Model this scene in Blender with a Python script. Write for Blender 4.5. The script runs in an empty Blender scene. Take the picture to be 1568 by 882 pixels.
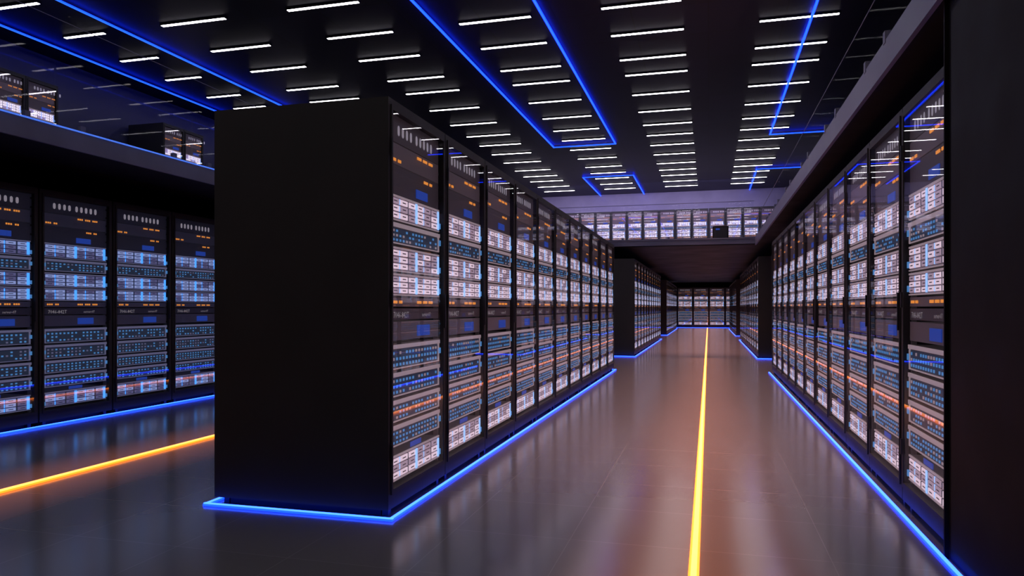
import bpy, math, random
random.seed(7)
scene=bpy.context.scene
H=1.3
RACK_W=0.985; PITCH=0.994; RACK_H=2.6; RACK_D=1.25
CEIL=6.65

# ---------------------------------------------------------------- materials
def mat(name, col=(0.5,0.5,0.5), rough=0.5, metal=0.0, emis=None, strength=0.0, sample=True, spec=0.5):
    m=bpy.data.materials.new(name); m.use_nodes=True
    b=m.node_tree.nodes['Principled BSDF']
    b.inputs['Base Color'].default_value=(*col,1)
    b.inputs['Roughness'].default_value=rough
    b.inputs['Metallic'].default_value=metal
    b.inputs['Specular IOR Level'].default_value=spec
    if emis:
        b.inputs['Emission Color'].default_value=(*emis,1)
        b.inputs['Emission Strength'].default_value=strength
    if not sample:
        m.cycles.emission_sampling='NONE'
    return m

def noise_variation(m, scale, c1, c2, r1, r2, bump=0.0):
    nt=m.node_tree; b=nt.nodes['Principled BSDF']
    tc=nt.nodes.new('ShaderNodeTexCoord'); n=nt.nodes.new('ShaderNodeTexNoise')
    n.inputs['Scale'].default_value=scale; n.inputs['Detail'].default_value=5
    nt.links.new(tc.outputs['Object'],n.inputs['Vector'])
    cr=nt.nodes.new('ShaderNodeValToRGB')
    cr.color_ramp.elements[0].position=0.35; cr.color_ramp.elements[1].position=0.65
    cr.color_ramp.elements[0].color=(*c1,1); cr.color_ramp.elements[1].color=(*c2,1)
    nt.links.new(n.outputs['Fac'],cr.inputs['Fac']); nt.links.new(cr.outputs['Color'],b.inputs['Base Color'])
    mr=nt.nodes.new('ShaderNodeMapRange')
    mr.inputs['From Min'].default_value=0.3; mr.inputs['From Max'].default_value=0.7
    mr.inputs['To Min'].default_value=r1; mr.inputs['To Max'].default_value=r2
    nt.links.new(n.outputs['Fac'],mr.inputs['Value']); nt.links.new(mr.outputs['Result'],b.inputs['Roughness'])
    return m

M_BLACK=noise_variation(mat('rack_black_paint',spec=0.25),3,(0.030,0.029,0.028),(0.035,0.033,0.032),0.55,0.65)
M_BLACKP=noise_variation(mat('pillar_black_paint',spec=0.10),3,(0.008,0.007,0.007),(0.011,0.009,0.009),0.6,0.7)
M_WALL=noise_variation(mat('wall_paint'),1.2,(0.20,0.18,0.27),(0.25,0.23,0.33),0.5,0.65)
M_WALLL=noise_variation(mat('wall_paint_slate'),1.2,(0.045,0.048,0.080),(0.055,0.058,0.095),0.5,0.65)
M_WALLD=noise_variation(mat('dark_wall_paint',spec=0.1),1.2,(0.006,0.006,0.008),(0.009,0.009,0.011),0.6,0.75)
M_FASCIA=noise_variation(mat('fascia_metal'),2.0,(0.10,0.10,0.15),(0.13,0.13,0.19),0.4,0.5)
def lit_metals(tag,t,e):  # tint t and a faint glow put ambient light into the metal
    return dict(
     UNIT=mat(tag+'unit_dark_metal_glow',tuple(a*0.15 for a in t),0.45,0.2,t,0.010*e,False),
     UNIT2=mat(tag+'unit_mid_metal_glow',tuple(a*0.27 for a in t),0.45,0.2,t,0.018*e,False),
     SILVER=mat(tag+'unit_silver_glow',tuple(a*0.52 for a in t),0.4,0.3,t,0.22*e,False),
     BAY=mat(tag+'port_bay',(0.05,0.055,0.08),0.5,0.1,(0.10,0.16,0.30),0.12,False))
MET_W=lit_metals('warm_',(1.0,0.80,0.87),1.0)
MET_C=lit_metals('cool_',(0.50,0.52,0.85),0.75)  # bluish light of the far-left row put into the metal colour
M_UNIT=MET_W['UNIT']
M_SLOT=mat('slot_black',(0.012,0.012,0.016),0.5)
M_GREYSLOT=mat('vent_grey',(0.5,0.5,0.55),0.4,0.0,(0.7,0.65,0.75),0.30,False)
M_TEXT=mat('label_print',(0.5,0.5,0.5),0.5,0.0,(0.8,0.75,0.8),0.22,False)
M_AMBER=mat('amber_led',(0.8,0.3,0.05),0.4,0,(1.0,0.36,0.06),0.75,False)
M_LABEL=mat('blue_label',(0.02,0.05,0.3),0.4,0,(0.03,0.10,0.65),0.40,False)
M_PORT=mat('port_blue',(0.05,0.2,0.5),0.4,0,(0.10,0.33,0.72),0.62,False)

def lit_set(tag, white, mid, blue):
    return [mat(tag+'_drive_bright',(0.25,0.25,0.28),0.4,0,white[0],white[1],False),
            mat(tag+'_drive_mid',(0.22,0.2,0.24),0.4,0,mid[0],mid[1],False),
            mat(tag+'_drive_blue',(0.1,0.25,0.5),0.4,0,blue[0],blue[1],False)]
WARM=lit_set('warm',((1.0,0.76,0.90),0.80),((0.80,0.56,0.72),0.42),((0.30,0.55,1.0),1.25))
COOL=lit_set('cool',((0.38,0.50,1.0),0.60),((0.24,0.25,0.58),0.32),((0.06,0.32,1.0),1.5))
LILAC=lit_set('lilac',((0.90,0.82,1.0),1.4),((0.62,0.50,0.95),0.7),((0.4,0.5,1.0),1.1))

def glass(name, base=0.05, mx=0.5, tint=(0.9,0.88,0.9)):
    m=bpy.data.materials.new(name); m.use_nodes=True; nt=m.node_tree; nt.nodes.clear()
    o=nt.nodes.new('ShaderNodeOutputMaterial'); mix=nt.nodes.new('ShaderNodeMixShader')
    t=nt.nodes.new('ShaderNodeBsdfTransparent'); g=nt.nodes.new('ShaderNodeBsdfGlossy')
    t.inputs['Color'].default_value=(*tint,1); g.inputs['Roughness'].default_value=0.015
    lw=nt.nodes.new('ShaderNodeFresnel'); lw.inputs['IOR'].default_value=1.45
    mr=nt.nodes.new('ShaderNodeMapRange')
    mr.inputs['From Min'].default_value=0.03; mr.inputs['From Max'].default_value=1.0
    mr.inputs['To Min'].default_value=base; mr.inputs['To Max'].default_value=mx
    nt.links.new(lw.outputs[0],mr.inputs['Value']); nt.links.new(mr.outputs['Result'],mix.inputs[0])
    nt.links.new(t.outputs[0],mix.inputs[1]); nt.links.new(g.outputs[0],mix.inputs[2])
    nt.links.new(mix.outputs[0],o.inputs['Surface'])
    return m
M_GLASS=glass('door_glass',0.13,0.42,(0.95,0.93,0.95))
M_RAILGLASS=glass('railing_glass',0.012,0.08,(0.93,0.93,0.97))
M_RAILCLEAR=glass('railing_glass_antireflective',0.001,0.004,(0.95,0.95,0.98))

M_WHITE=mat('ceiling_lamp_white',(1,1,1),0.4,0,(0.98,0.92,1.0),11.5)
M_BLUE=mat('blue_led_strip',(0.1,0.2,1),0.4,0,(0.002,0.022,1.0),7.0)
M_BLUEC=mat('blue_led_core',(0.1,0.2,1),0.4,0,(0.02,0.12,1.0),2.0)
M_FLOORBLUE=mat('blue_floor_led_core',(0.1,0.3,1),0.4,0,(0.025,0.10,1.0),6.0)
M_DIMBLUE=mat('balcony_blue_led',(0.1,0.3,1),0.4,0,(0.08,0.22,1.0),0.7)
M_ORANGE=mat('orange_led_glow_edge',(1,0.3,0.05),0.4,0,(1.0,0.20,0.010),2.6)  # outer band added to imitate the orange glow beside the core
M_ORCORE=mat('orange_led_core',(1,0.6,0.2),0.4,0,(1.0,0.36,0.080),2.3)

# ---------------------------------------------------------------- mesh helper
class MB:
    def __init__(s): s.v=[]; s.f=[]; s.m=[]; s.mats=[]
    def mi(s,m):
        if m not in s.mats: s.mats.append(m)
        return s.mats.index(m)
    def box(s,x0,x1,y0,y1,z0,z1,m,skip=''):
        i=len(s.v); k=s.mi(m)
        s.v+=[(x0,y0,z0),(x1,y0,z0),(x1,y1,z0),(x0,y1,z0),(x0,y0,z1),(x1,y0,z1),(x1,y1,z1),(x0,y1,z1)]
        F={'b':(0,3,2,1),'t':(4,5,6,7),'f':(0,1,5,4),'k':(2,3,7,6),'l':(3,0,4,7),'r':(1,2,6,5)}
        for a,q in F.items():
            if a in skip: continue
            s.f.append(tuple(i+j for j in q)); s.m.append(k)
    def quadf(s,x0,x1,y,z0,z1,m):   # front-facing (-Y) quad
        i=len(s.v); k=s.mi(m)
        s.v+=[(x0,y,z0),(x1,y,z0),(x1,y,z1),(x0,y,z1)]
        s.f.append((i,i+1,i+2,i+3)); s.m.append(k)
    def poly(s,pts,m):
        i=len(s.v); s.v+=pts; s.f.append(tuple(range(i,i+len(pts)))); s.m.append(s.mi(m))
    def mesh(s,name):
        me=bpy.data.meshes.new(name); me.from_pydata(s.v,[],s.f)
        for m in s.mats: me.materials.append(m)
        me.polygons.foreach_set('material_index',s.m); me.update(); return me
def obj(name,me,loc=(0,0,0),rz=0,parent=None):
    o=bpy.data.objects.new(name,me); scene.collection.objects.link(o)
    o.location=loc; o.rotation_euler=(0,0,rz)
    if parent: o.parent=parent
    return o

# text mesh
def text_polys(txt,size):
    c=bpy.data.curves.new('t','FONT'); c.body=txt; c.size=size; c.resolution_u=1
    o=bpy.data.objects.new('t',c); scene.collection.objects.link(o)
    dg=bpy.context.evaluated_depsgraph_get(); me=o.evaluated_get(dg).to_mesh()
    vs=[tuple(v.co) for v in me.vertices]; fs=[tuple(p.vertices) for p in me.polygons]
    o.evaluated_get(dg).to_mesh_clear(); bpy.data.objects.remove(o); bpy.data.curves.remove(c)
    return vs,fs
TXT=text_polys('7046-842T',0.055)
TXT2=text_polys('server-07',0.040)

def add_text(b,T,x,y,z,m):
    i=len(b.v); b.v+=[(x+a,y,z+c) for a,c,_ in T[0]]
    for f in T[1]: b.f.append(tuple(i+j for j in f)); b.m.append(b.mi(m))

# ---------------------------------------------------------------- server rack mesh
def rack_mesh(name, lit, met, W=RACK_W, D=RACK_D, seed=3):
    R=random.Random(seed); b=MB()
    M_UNIT,M_UNIT2,M_SILVER,M_BAY=met['UNIT'],met['UNIT2'],met['SILVER'],met['BAY']
    hw=W/2; fr=0.042
    zb,zt=0.05,RACK_H; ib,it=0.17,2.53
    # carcass
    b.box(-hw,-hw+fr,0,D,zb,zt,M_BLACK); b.box(hw-fr,hw,0,D,zb,zt,M_BLACK)
    b.box(-hw+fr,hw-fr,0,D,it,zt,M_BLACK); b.box(-hw+fr,hw-fr,0,D,zb,ib,M_BLACK)
    b.box(-hw+fr,hw-fr,D-0.03,D,ib,it,M_BLACK)
    b.box(-hw+0.06,hw-0.06,0.08,D-0.08,0.0,zb,M_BLACK)    # plinth
    for sx in (-1,1):
        for yy in (0.03,D-0.07):
            b.box(sx*(hw-0.08)-0.02,sx*(hw-0.08)+0.02,yy,yy+0.04,0,zb,M_SLOT)
    # door frame lip, hinges, handle
    L=hw-0.030
    b.box(-L,-L+0.020,-0.010,0,ib-0.03,it+0.03,M_BLACK); b.box(L-0.020,L,-0.010,0,ib-0.03,it+0.03,M_BLACK)
    b.box(-L+0.020,L-0.020,-0.010,0,it,it+0.03,M_BLACK); b.box(-L+0.020,L-0.020,-0.010,0,ib-0.03,ib,M_BLACK)
    b.box(L-0.018,L-0.006,-0.022,-0.010,1.15,1.40,M_SLOT)
    for zz in (0.4,1.35,2.3): b.box(-L-0.010,-L+0.004,-0.018,-0.006,zz-0.05,zz+0.05,M_SLOT)
    b.quadf(-L+0.020,L-0.020,-0.006,ib,it,M_GLASS)
    # equipment
    ex=hw-fr-0.004; y0=0.026; HT=it-ib
    for sx in (-1,1):   # mounting rails
        b.box(sx*(ex-0.012)-0.012,sx*(ex-0.012)+0.012,y0+0.01,y0+0.04,ib,it,M_UNIT)
        for k in range(24):
            z=ib+0.05+k*0.098
            b.box(sx*(ex-0.010)-0.006,sx*(ex-0.010)+0.006,y0+0.004,y0+0.01,z,z+0.02,M_SLOT,'k')
    ex-=0.026
    def Z(f): return it-f*HT
    def chassis(f0,f1,m,lip=True):
        z1,z0=Z(f0),Z(f1); g=0.004
        b.box(-ex,ex,y0,y0+0.7,z0+g,z1-g,m)
        return z0+g,z1-g
    def server(f0,f1,rows):
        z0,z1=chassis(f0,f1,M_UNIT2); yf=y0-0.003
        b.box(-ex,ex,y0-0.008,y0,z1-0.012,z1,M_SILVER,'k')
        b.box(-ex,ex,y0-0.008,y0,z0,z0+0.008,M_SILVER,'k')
        z0+=0.012; z1-=0.016
        rh=(z1-z0)/rows; cols=6; cw=(2*ex-0.03)/cols
        for r in range(rows):
            for c in range(cols):
                xa=-ex+0.015+c*cw; za=z0+r*rh
                q=R.random()
                mm=lit[0] if (q<0.62) else lit[1]
                if c in(2,) : mm=lit[1] if q<0.5 else lit[0]
                b.box(xa+0.003,xa+cw*0.84,yf-0.006,yf,za+rh*0.12,za+rh*0.88,mm,'k')
                b.quadf(xa+cw*0.22,xa+cw*0.62,yf-0.0065,za+rh*0.42,za+rh*0.58,M_UNIT)
                b.box(xa+cw*0.87,xa+cw*0.95,yf-0.005,yf,za+rh*0.1,za+rh*0.9,M_BAY if c%3 else lit[2],'k')
        for c in (2,5):
            xa=-ex+0.015+c*cw
            b.box(xa+cw*0.76,xa+cw*1.0,yf-0.010,yf-0.007,z0,z1,lit[2],'k')
        for sx in(-1,1): b.box(sx*ex-0.010,sx*ex+0.010,y0-0.016,y0,z0+0.01,z0+0.05,M_PORT)
    def switch(f0,f1):
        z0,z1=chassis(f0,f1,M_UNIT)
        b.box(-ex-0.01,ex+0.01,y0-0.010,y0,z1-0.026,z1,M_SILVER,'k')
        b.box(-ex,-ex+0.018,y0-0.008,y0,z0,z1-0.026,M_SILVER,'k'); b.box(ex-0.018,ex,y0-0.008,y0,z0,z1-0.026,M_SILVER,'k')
        za,zb2=z0+0.012,z1-0.034; n=15; cw=(2*ex-0.06)/n
        b.quadf(-ex+0.018,ex-0.018,y0-0.002,za,zb2,M_BAY)
        rr=3; rh=(zb2-za)/rr
        for c in range(n):
            xa=-ex+0.03+c*cw
            for r in range(rr):
                q=R.random()
                if q<0.82:
                    b.box(xa+cw*0.22,xa+cw*0.64,y0-0.006,y0-0.002,za+r*rh+rh*0.22,za+r*rh+rh*0.70,M_PORT if q<0.64 else M_SILVER,'k')
        b.box(-ex,ex,y0-0.006,y0,z0,z0+0.008,M_SILVER,'k')
        for sx in(-1,1): b.box(sx*ex-0.012,sx*ex+0.012,y0-0.016,y0,(z0+z1)/2-0.02,(z0+z1)/2+0.02,M_PORT)
    def amber(f,x0,n,step=0.026):
        z=Z(f)
        for i in range(n):
            if i%4==3: continue
            b.box(x0+i*step,x0+i*step+step*0.60,y0-0.006,y0-0.001,z-0.009,z+0.009,M_AMBER,'k')
    # layout, fraction from top
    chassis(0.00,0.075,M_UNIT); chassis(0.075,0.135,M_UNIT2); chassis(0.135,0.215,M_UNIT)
    # vents: rounded vertical slots
    for i in range(9):
        cx=-ex+0.13+i*0.066+(0.03 if i>3 else 0); cz=Z(0.040); r=0.017; hh=0.034
        pts=[]
        for k in range(5): a=math.pi*k/4; pts.append((cx+r*math.cos(a),y0-0.004,cz+hh-r+r*math.sin(a)))
        for k in range(5): a=math.pi+math.pi*k/4; pts.append((cx+r*math.cos(a),y0-0.004,cz-hh+r+r*math.sin(a)))
        b.poly(pts[::-1],M_GREYSLOT)
    amber(0.088,0.02,11); amber(0.122,-ex+0.02,6); amber(0.150,0.14,6)
    b.box(0.0,0.20,y0-0.006,y0,Z(0.205),Z(0.180),M_LABEL,'k')
    server(0.215,0.287,3)
    switch(0.290,0.350)
    server(0.355,0.425,3); server(0.427,0.490,3)
    chassis(0.492,0.520,M_UNIT2); amber(0.506,0.02,11); amber(0.506,-ex+0.04,6)
    chassis(0.522,0.556,M_UNIT); chassis(0.558,0.612,M_UNIT2)
    add_text(b,TXT,-ex+0.05,y0-0.004,Z(0.549),M_TEXT); add_text(b,TXT2,0.10,y0-0.004,Z(0.547),M_TEXT)
    b.box(0.02,0.24,y0-0.006,y0,Z(0.603),Z(0.572),M_LABEL,'k')
    switch(0.620,0.690); switch(0.696,0.764); switch(0.770,0.832); switch(0.838,0.898)
    b.box(-0.10,0.08,y0-0.006,y0,Z(0.916),Z(0.902),M_LABEL,'k')
    server(0.918,0.990,3)
    return b.mesh(name)

ME_W=rack_mesh('server_rack_warm',WARM,MET_W); ME_C=rack_mesh('server_rack_cool',COOL,MET_C,seed=5)
ME_L=rack_mesh('server_rack_upper',LILAC,MET_W,W=0.70,D=1.0,seed=9)

def row_x(me,xf,ystart,n,face,pitch=PITCH,z=0.0,w=RACK_W):
    for i in range(n):
        yc=ystart+i*pitch+w/2
        obj('server_rack',me,(xf,yc,z),math.pi/2 if face>0 else -math.pi/2)

row_x(ME_W,-1.90,4.07,11,+1)           # main block, left of corridor
row_x(ME_W,1.22,4.21,11,-1)            # right row
row_x(ME_C,-7.03,3.19,12,+1,pitch=1.006)
for y0 in (19.25,34.5):
    row_x(ME_W,-1.90,y0,11,+1); row_x(ME_W,1.22,y0,11,-1)
row_x(ME_C,-7.03,19.25,11,+1)
for i in range(5): obj('server_rack',ME_W,(-1.47-0.995+i*0.995,48.0,0),0)
# upper level racks
for i in range(20): obj('server_rack',ME_L,(-9.0+i*0.72,33.05,3.10),0)
for k in range(-1,5):
    for j in range(2): row_x(ME_L,-12.5,10.04+k*4.27+j*0.71,1,+1,z=3.10,w=0.70)

# ---------------------------------------------------------------- shell
def box_obj(name,x0,x1,y0,y1,z0,z1,m):
    b=MB(); b.box(x0,x1,y0,y1,z0,z1,m); return obj(name,b.mesh(name))

# floor material: polished tiles
mf=mat('polished_tile_floor',(0.07,0.062,0.066),0.2,spec=0.9); nt=mf.node_tree; bs=nt.nodes['Principled BSDF']
tc=nt.nodes.new('ShaderNodeTexCoord'); mp=nt.nodes.new('ShaderNodeMapping'); br=nt.nodes.new('ShaderNodeTexBrick')
br.offset=0.0; br.inputs['Scale'].default_value=1.0
br.inputs['Brick Width'].default_value=0.68; br.inputs['Row Height'].default_value=0.68
br.inputs['Mortar Size'].default_value=0.0025; br.inputs['Mortar Smooth'].default_value=0.3
br.inputs['Color1'].default_value=(0.140,0.129,0.131,1); br.inputs['Color2'].default_value=(0.145,0.133,0.136,1)
br.inputs['Mortar'].default_value=(0.21,0.19,0.195,1)
mp.inputs['Location'].default_value=(0.07,0.1,0)
nt.links.new(tc.outputs['Object'],mp.inputs['Vector']); nt.links.new(mp.outputs[0],br.inputs['Vector'])
nt.links.new(br.outputs['Color'],bs.inputs['Base Color'])
nz=nt.nodes.new('ShaderNodeTexNoise'); nz.inputs['Scale'].default_value=1.5; nz.inputs['Detail'].default_value=6
nt.links.new(tc.outputs['Object'],nz.inputs['Vector'])
mr=nt.nodes.new('ShaderNodeMapRange'); mr.inputs['To Min'].default_value=0.15; mr.inputs['To Max'].default_value=0.20
nt.links.new(nz.outputs['Fac'],mr.inputs['Value']); nt.links.new(mr.outputs['Result'],bs.inputs['Roughness'])
box_obj('floor',-13.8,9.7,-6.2,50.2,-0.2,0,mf)

mc=mat('ceiling_panels',(0.01,0.01,0.016),0.45,spec=0.25); nt=mc.node_tree; bs=nt.nodes['Principled BSDF']
tc=nt.nodes.new('ShaderNodeTexCoord'); br=nt.nodes.new('ShaderNodeTexBrick')
br.offset=0.0; br.inputs['Scale'].default_value=1.0
br.inputs['Brick Width'].default_value=1.36; br.inputs['Row Height'].default_value=1.45
br.inputs['Mortar Size'].default_value=0.012
br.inputs['Color1'].default_value=(0.007,0.008,0.017,1); br.inputs['Color2'].default_value=(0.012,0.013,0.032,1)
br.inputs['Mortar'].default_value=(0.004,0.004,0.006,1)
nt.links.new(tc.outputs['Object'],br.inputs['Vector']); nt.links.new(br.outputs['Color'],bs.inputs['Base Color'])
box_obj('ceiling',-13.8,9.7,-6.2,50.2,CEIL,CEIL+0.2,mc)

box_obj('wall_left',-13.8,-13.6,-6.2,50.2,0,CEIL,M_WALLL)
box_obj('wall_right',9.5,9.7,-6.2,50.2,0,CEIL,M_WALLD)
box_obj('wall_front',-13.6,9.5,-6.2,-6.0,0,CEIL,M_WALLD)
box_obj('wall_back',-13.6,9.5,50.0,50.2,0,CEIL,M_WALLD)
box_obj('wall_partition_left',-8.6,-8.45,-6.0,34.0,0,2.91,M_WALLD)
box_obj('wall_upper_back',-13.6,9.5,34.1,34.3,3.07,CEIL,M_WALL)

# mezzanine: slab + fascia
b=MB()
b.box(-13.6,-6.2,-6,19.3,2.91,3.07,M_WALLD); b.box(1.17,9.5,-6,19.3,2.91,3.07,M_WALLD)
b.box(-13.6,9.5,19.3,50,2.91,3.07,M_WALLD)
b.box(-6.2,-6.17,-6,19.27,2.89,3.09,M_FASCIA); b.box(1.14,1.17,-6,19.27,2.89,3.09,M_FASCIA)
b.box(-6.2,1.17,19.27,19.3,2.93,3.09,M_FASCIA)
b.box(-6.2,1.17,19.25,19.27,3.06,3.09,M_FASCIA)
b.box(-6.166,-6.155,-6,19.2,3.078,3.092,M_DIMBLUE)
obj('floor_mezzanine',b.mesh('floor_mezzanine'))

def railing(pts,h,posts=1.9,gm=None):
    gm=gm or M_RAILGLASS
    b=MB()
    (x0,y0),(x1,y1)=pts
    n=max(1,round(max(abs(x1-x0),abs(y1-y0))/posts))
    for i in range(n):
        a,c=i/n,(i+1)/n; g=0.012
        if x0==x1:
            ya,yb=y0+(y1-y0)*a+g,y0+(y1-y0)*c-g
            b.poly([(x0,ya,3.09),(x0,yb,3.09),(x0,yb,3.09+h),(x0,ya,3.09+h)],gm)
            for yy in(ya+0.3,yb-0.3): b.box(x0-0.02,x0+0.02,yy-0.03,yy+0.03,3.07,3.15,M_FASCIA)
        else:
            xa,xb=x0+(x1-x0)*a+g,x0+(x1-x0)*c-g
            b.poly([(xa,y0,3.09),(xb,y0,3.09),(xb,y0,3.09+h),(xa,y0,3.09+h)],gm)
            for xx in(xa+0.3,xb-0.3): b.box(xx-0.03,xx+0.03,y0-0.02,y0+0.02,3.07,3.15,M_FASCIA)
    if x0==x1: b.box(x0-0.003,x0+0.003,y0,y1,3.09+h,3.096+h,M_FASCIA)
    else: b.box(x0,x1,y0-0.008,y0+0.008,3.09+h,3.10+h,M_FASCIA)
    obj('glass_railing',b.mesh('glass_railing'))
railing([(-6.185,-6),(-6.185,19.2)],1.05)
railing([(1.155,-6),(1.155,19.2)],0.42,gm=M_RAILCLEAR)
railing([(-6.15,19.285),(1.12,19.285)],0.92)

# column at right, in line with the racks
b=MB()
b.box(1.20,2.6,0.6,4.19,0,2.91,M_BLACKP); b.box(1.185,1.20,0.7,4.10,0.08,2.80,M_BLACKP)
b.box(1.18,2.6,4.19,4.205,0,2.91,M_BLACKP)
obj('pillar',b.mesh('pillar'))

# control box by the railing
b=MB()
b.box(0.10,0.50,19.5,19.85,3.07,3.42,M_BLACKP); b.box(0.13,0.47,19.48,19.5,3.11,3.39,M_SLOT)
b.box(0.14,0.46,19.52,19.83,3.42,3.44,M_UNIT)
b.box(0.18,0.28,19.47,19.48,3.32,3.36,M_LABEL)
obj('control_box',b.mesh('control_box'))

# ---------------------------------------------------------------- lights: ceiling strips
b=MB()
YS=[-4.0,-2.6,-1.25,0.1,1.45,2.8,4.2,5.6,7.05,8.5,9.95,11.38,12.78,14.12,15.56,16.62,18.2,19.82,21.28,22.6,24.0,25.5,27.1,28.4,29.6,31.0,32.3]  # rows around and behind the camera added to light the block end
COLS=[(-12.25,-11.3),(-9.96,-8.58),(-7.27,-5.88),(-4.51,-3.14),(-1.84,-0.46),(0.92,2.28),(3.62,5.0)]
for x0,x1 in COLS:
    for y in YS:
        b.box(x0-0.02,x1+0.02,y-0.045,y+0.045,CEIL-0.03,CEIL,M_WALLD)
        b.box(x0,x1,y-0.034,y+0.034,CEIL-0.036,CEIL-0.03,M_WHITE)
obj('ceiling_lights',b.mesh('ceiling_lights'))

# blue ceiling LED lines
b=MB(); w=0.022
def cl_y(x,y0,y1): b.box(x-w,x+w,y0,y1,CEIL-0.07,CEIL-0.046,M_BLUE); b.box(x-w*0.5,x+w*0.5,y0,y1,CEIL-0.075,CEIL-0.07,M_BLUEC)
def cl_x(y,x0,x1): b.box(x0,x1,y-w,y+w,CEIL-0.07,CEIL-0.046,M_BLUE); b.box(x0,x1,y-w*0.5,y+w*0.5,CEIL-0.075,CEIL-0.07,M_BLUEC)
for xa,xb in((-4.93,-2.90),(-12.8,-10.8)):
    cl_y(xa,3,23.3); cl_y(xb,3,23.3); cl_x(23.3,xa-w,xb+w)
    cl_y(xa,29,34.0); cl_y(xb,29,34.0); cl_x(29,xa-w,xb+w)
cl_y(1.81,3,23.3); cl_x(23.3,1.81-w,5.6); cl_y(1.78,29,34.0); cl_x(29,1.78-w,5.6)
obj('ceiling_led_lines',b.mesh('ceiling_led_lines'))

# floor blue strips
def fstrip(b,x0,y0,x1,y1,w=0.014):
    if x0==x1:
        b.box(x0-w,x0+w,y0,y1,0,0.012,M_BLUE); b.box(x0-w*0.6,x0+w*0.6,y0,y1,0.012,0.018,M_FLOORBLUE)
    else:
        b.box(x0,x1,y0-w,y0+w,0,0.012,M_BLUE); b.box(x0,x1,y0-w*0.6,y0+w*0.6,0.012,0.018,M_FLOORBLUE)
def loop(x0,x1,y0,y1):
    b=MB(); fstrip(b,x0,y0,x0,y1); fstrip(b,x1,y0,x1,y1); fstrip(b,x0-0.016,y0,x1+0.016,y0); fstrip(b,x0-0.016,y1,x1+0.016,y1)
    obj('floor_led_strip',b.mesh('floor_led_strip'))
loop(-3.185,-1.868,4.035,15.02)
for y0 in(19.21,34.46): loop(-3.185,-1.868,y0,y0+11.0); loop(1.188,2.505,y0,y0+11.0)
for x,y0,y1 in((1.165,0.6,15.2),(-6.99,3.0,15.3),(-6.99,19.2,30.2)):
    b=MB(); fstrip(b,x,y0,x,y1); obj('floor_led_strip',b.mesh('floor_led_strip'))
b=MB(); fstrip(b,-3.0,47.9,2.5,47.9); obj('floor_led_strip',b.mesh('floor_led_strip'))

# orange centre lines
for x,ye in((-0.07,47.5),(-4.80,47.5)):
    b=MB(); b.box(x-0.026,x+0.026,-5.5,ye,0,0.012,M_ORANGE); b.box(x-0.014,x+0.014,-5.5,ye,0.012,0.020,M_ORCORE)
    obj('floor_guide_light',b.mesh('floor_guide_light'))

# ---------------------------------------------------------------- added lamps without fittings
def area(name,loc,sx,sy,power,col,rot=(0,0,0),spread=180):
    l=bpy.data.lights.new(name,'AREA'); l.shape='RECTANGLE'; l.size=sx; l.size_y=sy; l.energy=power; l.color=col
    l.spread=math.radians(spread)
    o=bpy.data.objects.new(name,l); scene.collection.objects.link(o); o.location=loc; o.rotation_euler=rot; return o
area('added_floor_glow_lamp',(-0.07,15,CEIL-0.12),0.12,28,110,(1.0,0.30,0.12),spread=13)  # added to give the floor an orange glow along the line
area('added_floor_glow_lamp',(-0.2,18,CEIL-0.12),0.3,25,420,(1.0,0.56,0.52),spread=48)  # added to lift the corridor floor towards pink
area('added_floor_glow_lamp',(-4.8,8,CEIL-0.12),0.12,16,50,(1.0,0.28,0.10),spread=13)  # added for an orange glow on the left aisle floor
area('added_floor_glow_lamp',(-0.2,33.5,2.85),0.6,27,700,(1.0,0.50,0.45),spread=90)  # added under the slab to warm the far corridor floor
area('added_wall_fill_lamp',(-3.0,31.0,CEIL-0.2),10,0.6,260,(0.70,0.60,1.0),(math.radians(35),0,0))  # added fill, turns the upper back wall lilac

w=bpy.data.worlds.new('world'); scene.world=w; w.use_nodes=True
w.node_tree.nodes['Background'].inputs[0].default_value=(0.02,0.02,0.035,1)
w.node_tree.nodes['Background'].inputs[1].default_value=0.5

# ---------------------------------------------------------------- camera
cd=bpy.data.cameras.new('camera'); cam=bpy.data.objects.new('camera',cd); scene.collection.objects.link(cam)
cam.location=(0,0,H); cam.rotation_euler=(math.radians(90),0,math.atan(301/1102))
cd.sensor_width=36; cd.lens=36*1102/1568; cd.shift_y=30/1568; cd.clip_end=200
scene.camera=cam
scene.view_settings.view_transform='Standard'
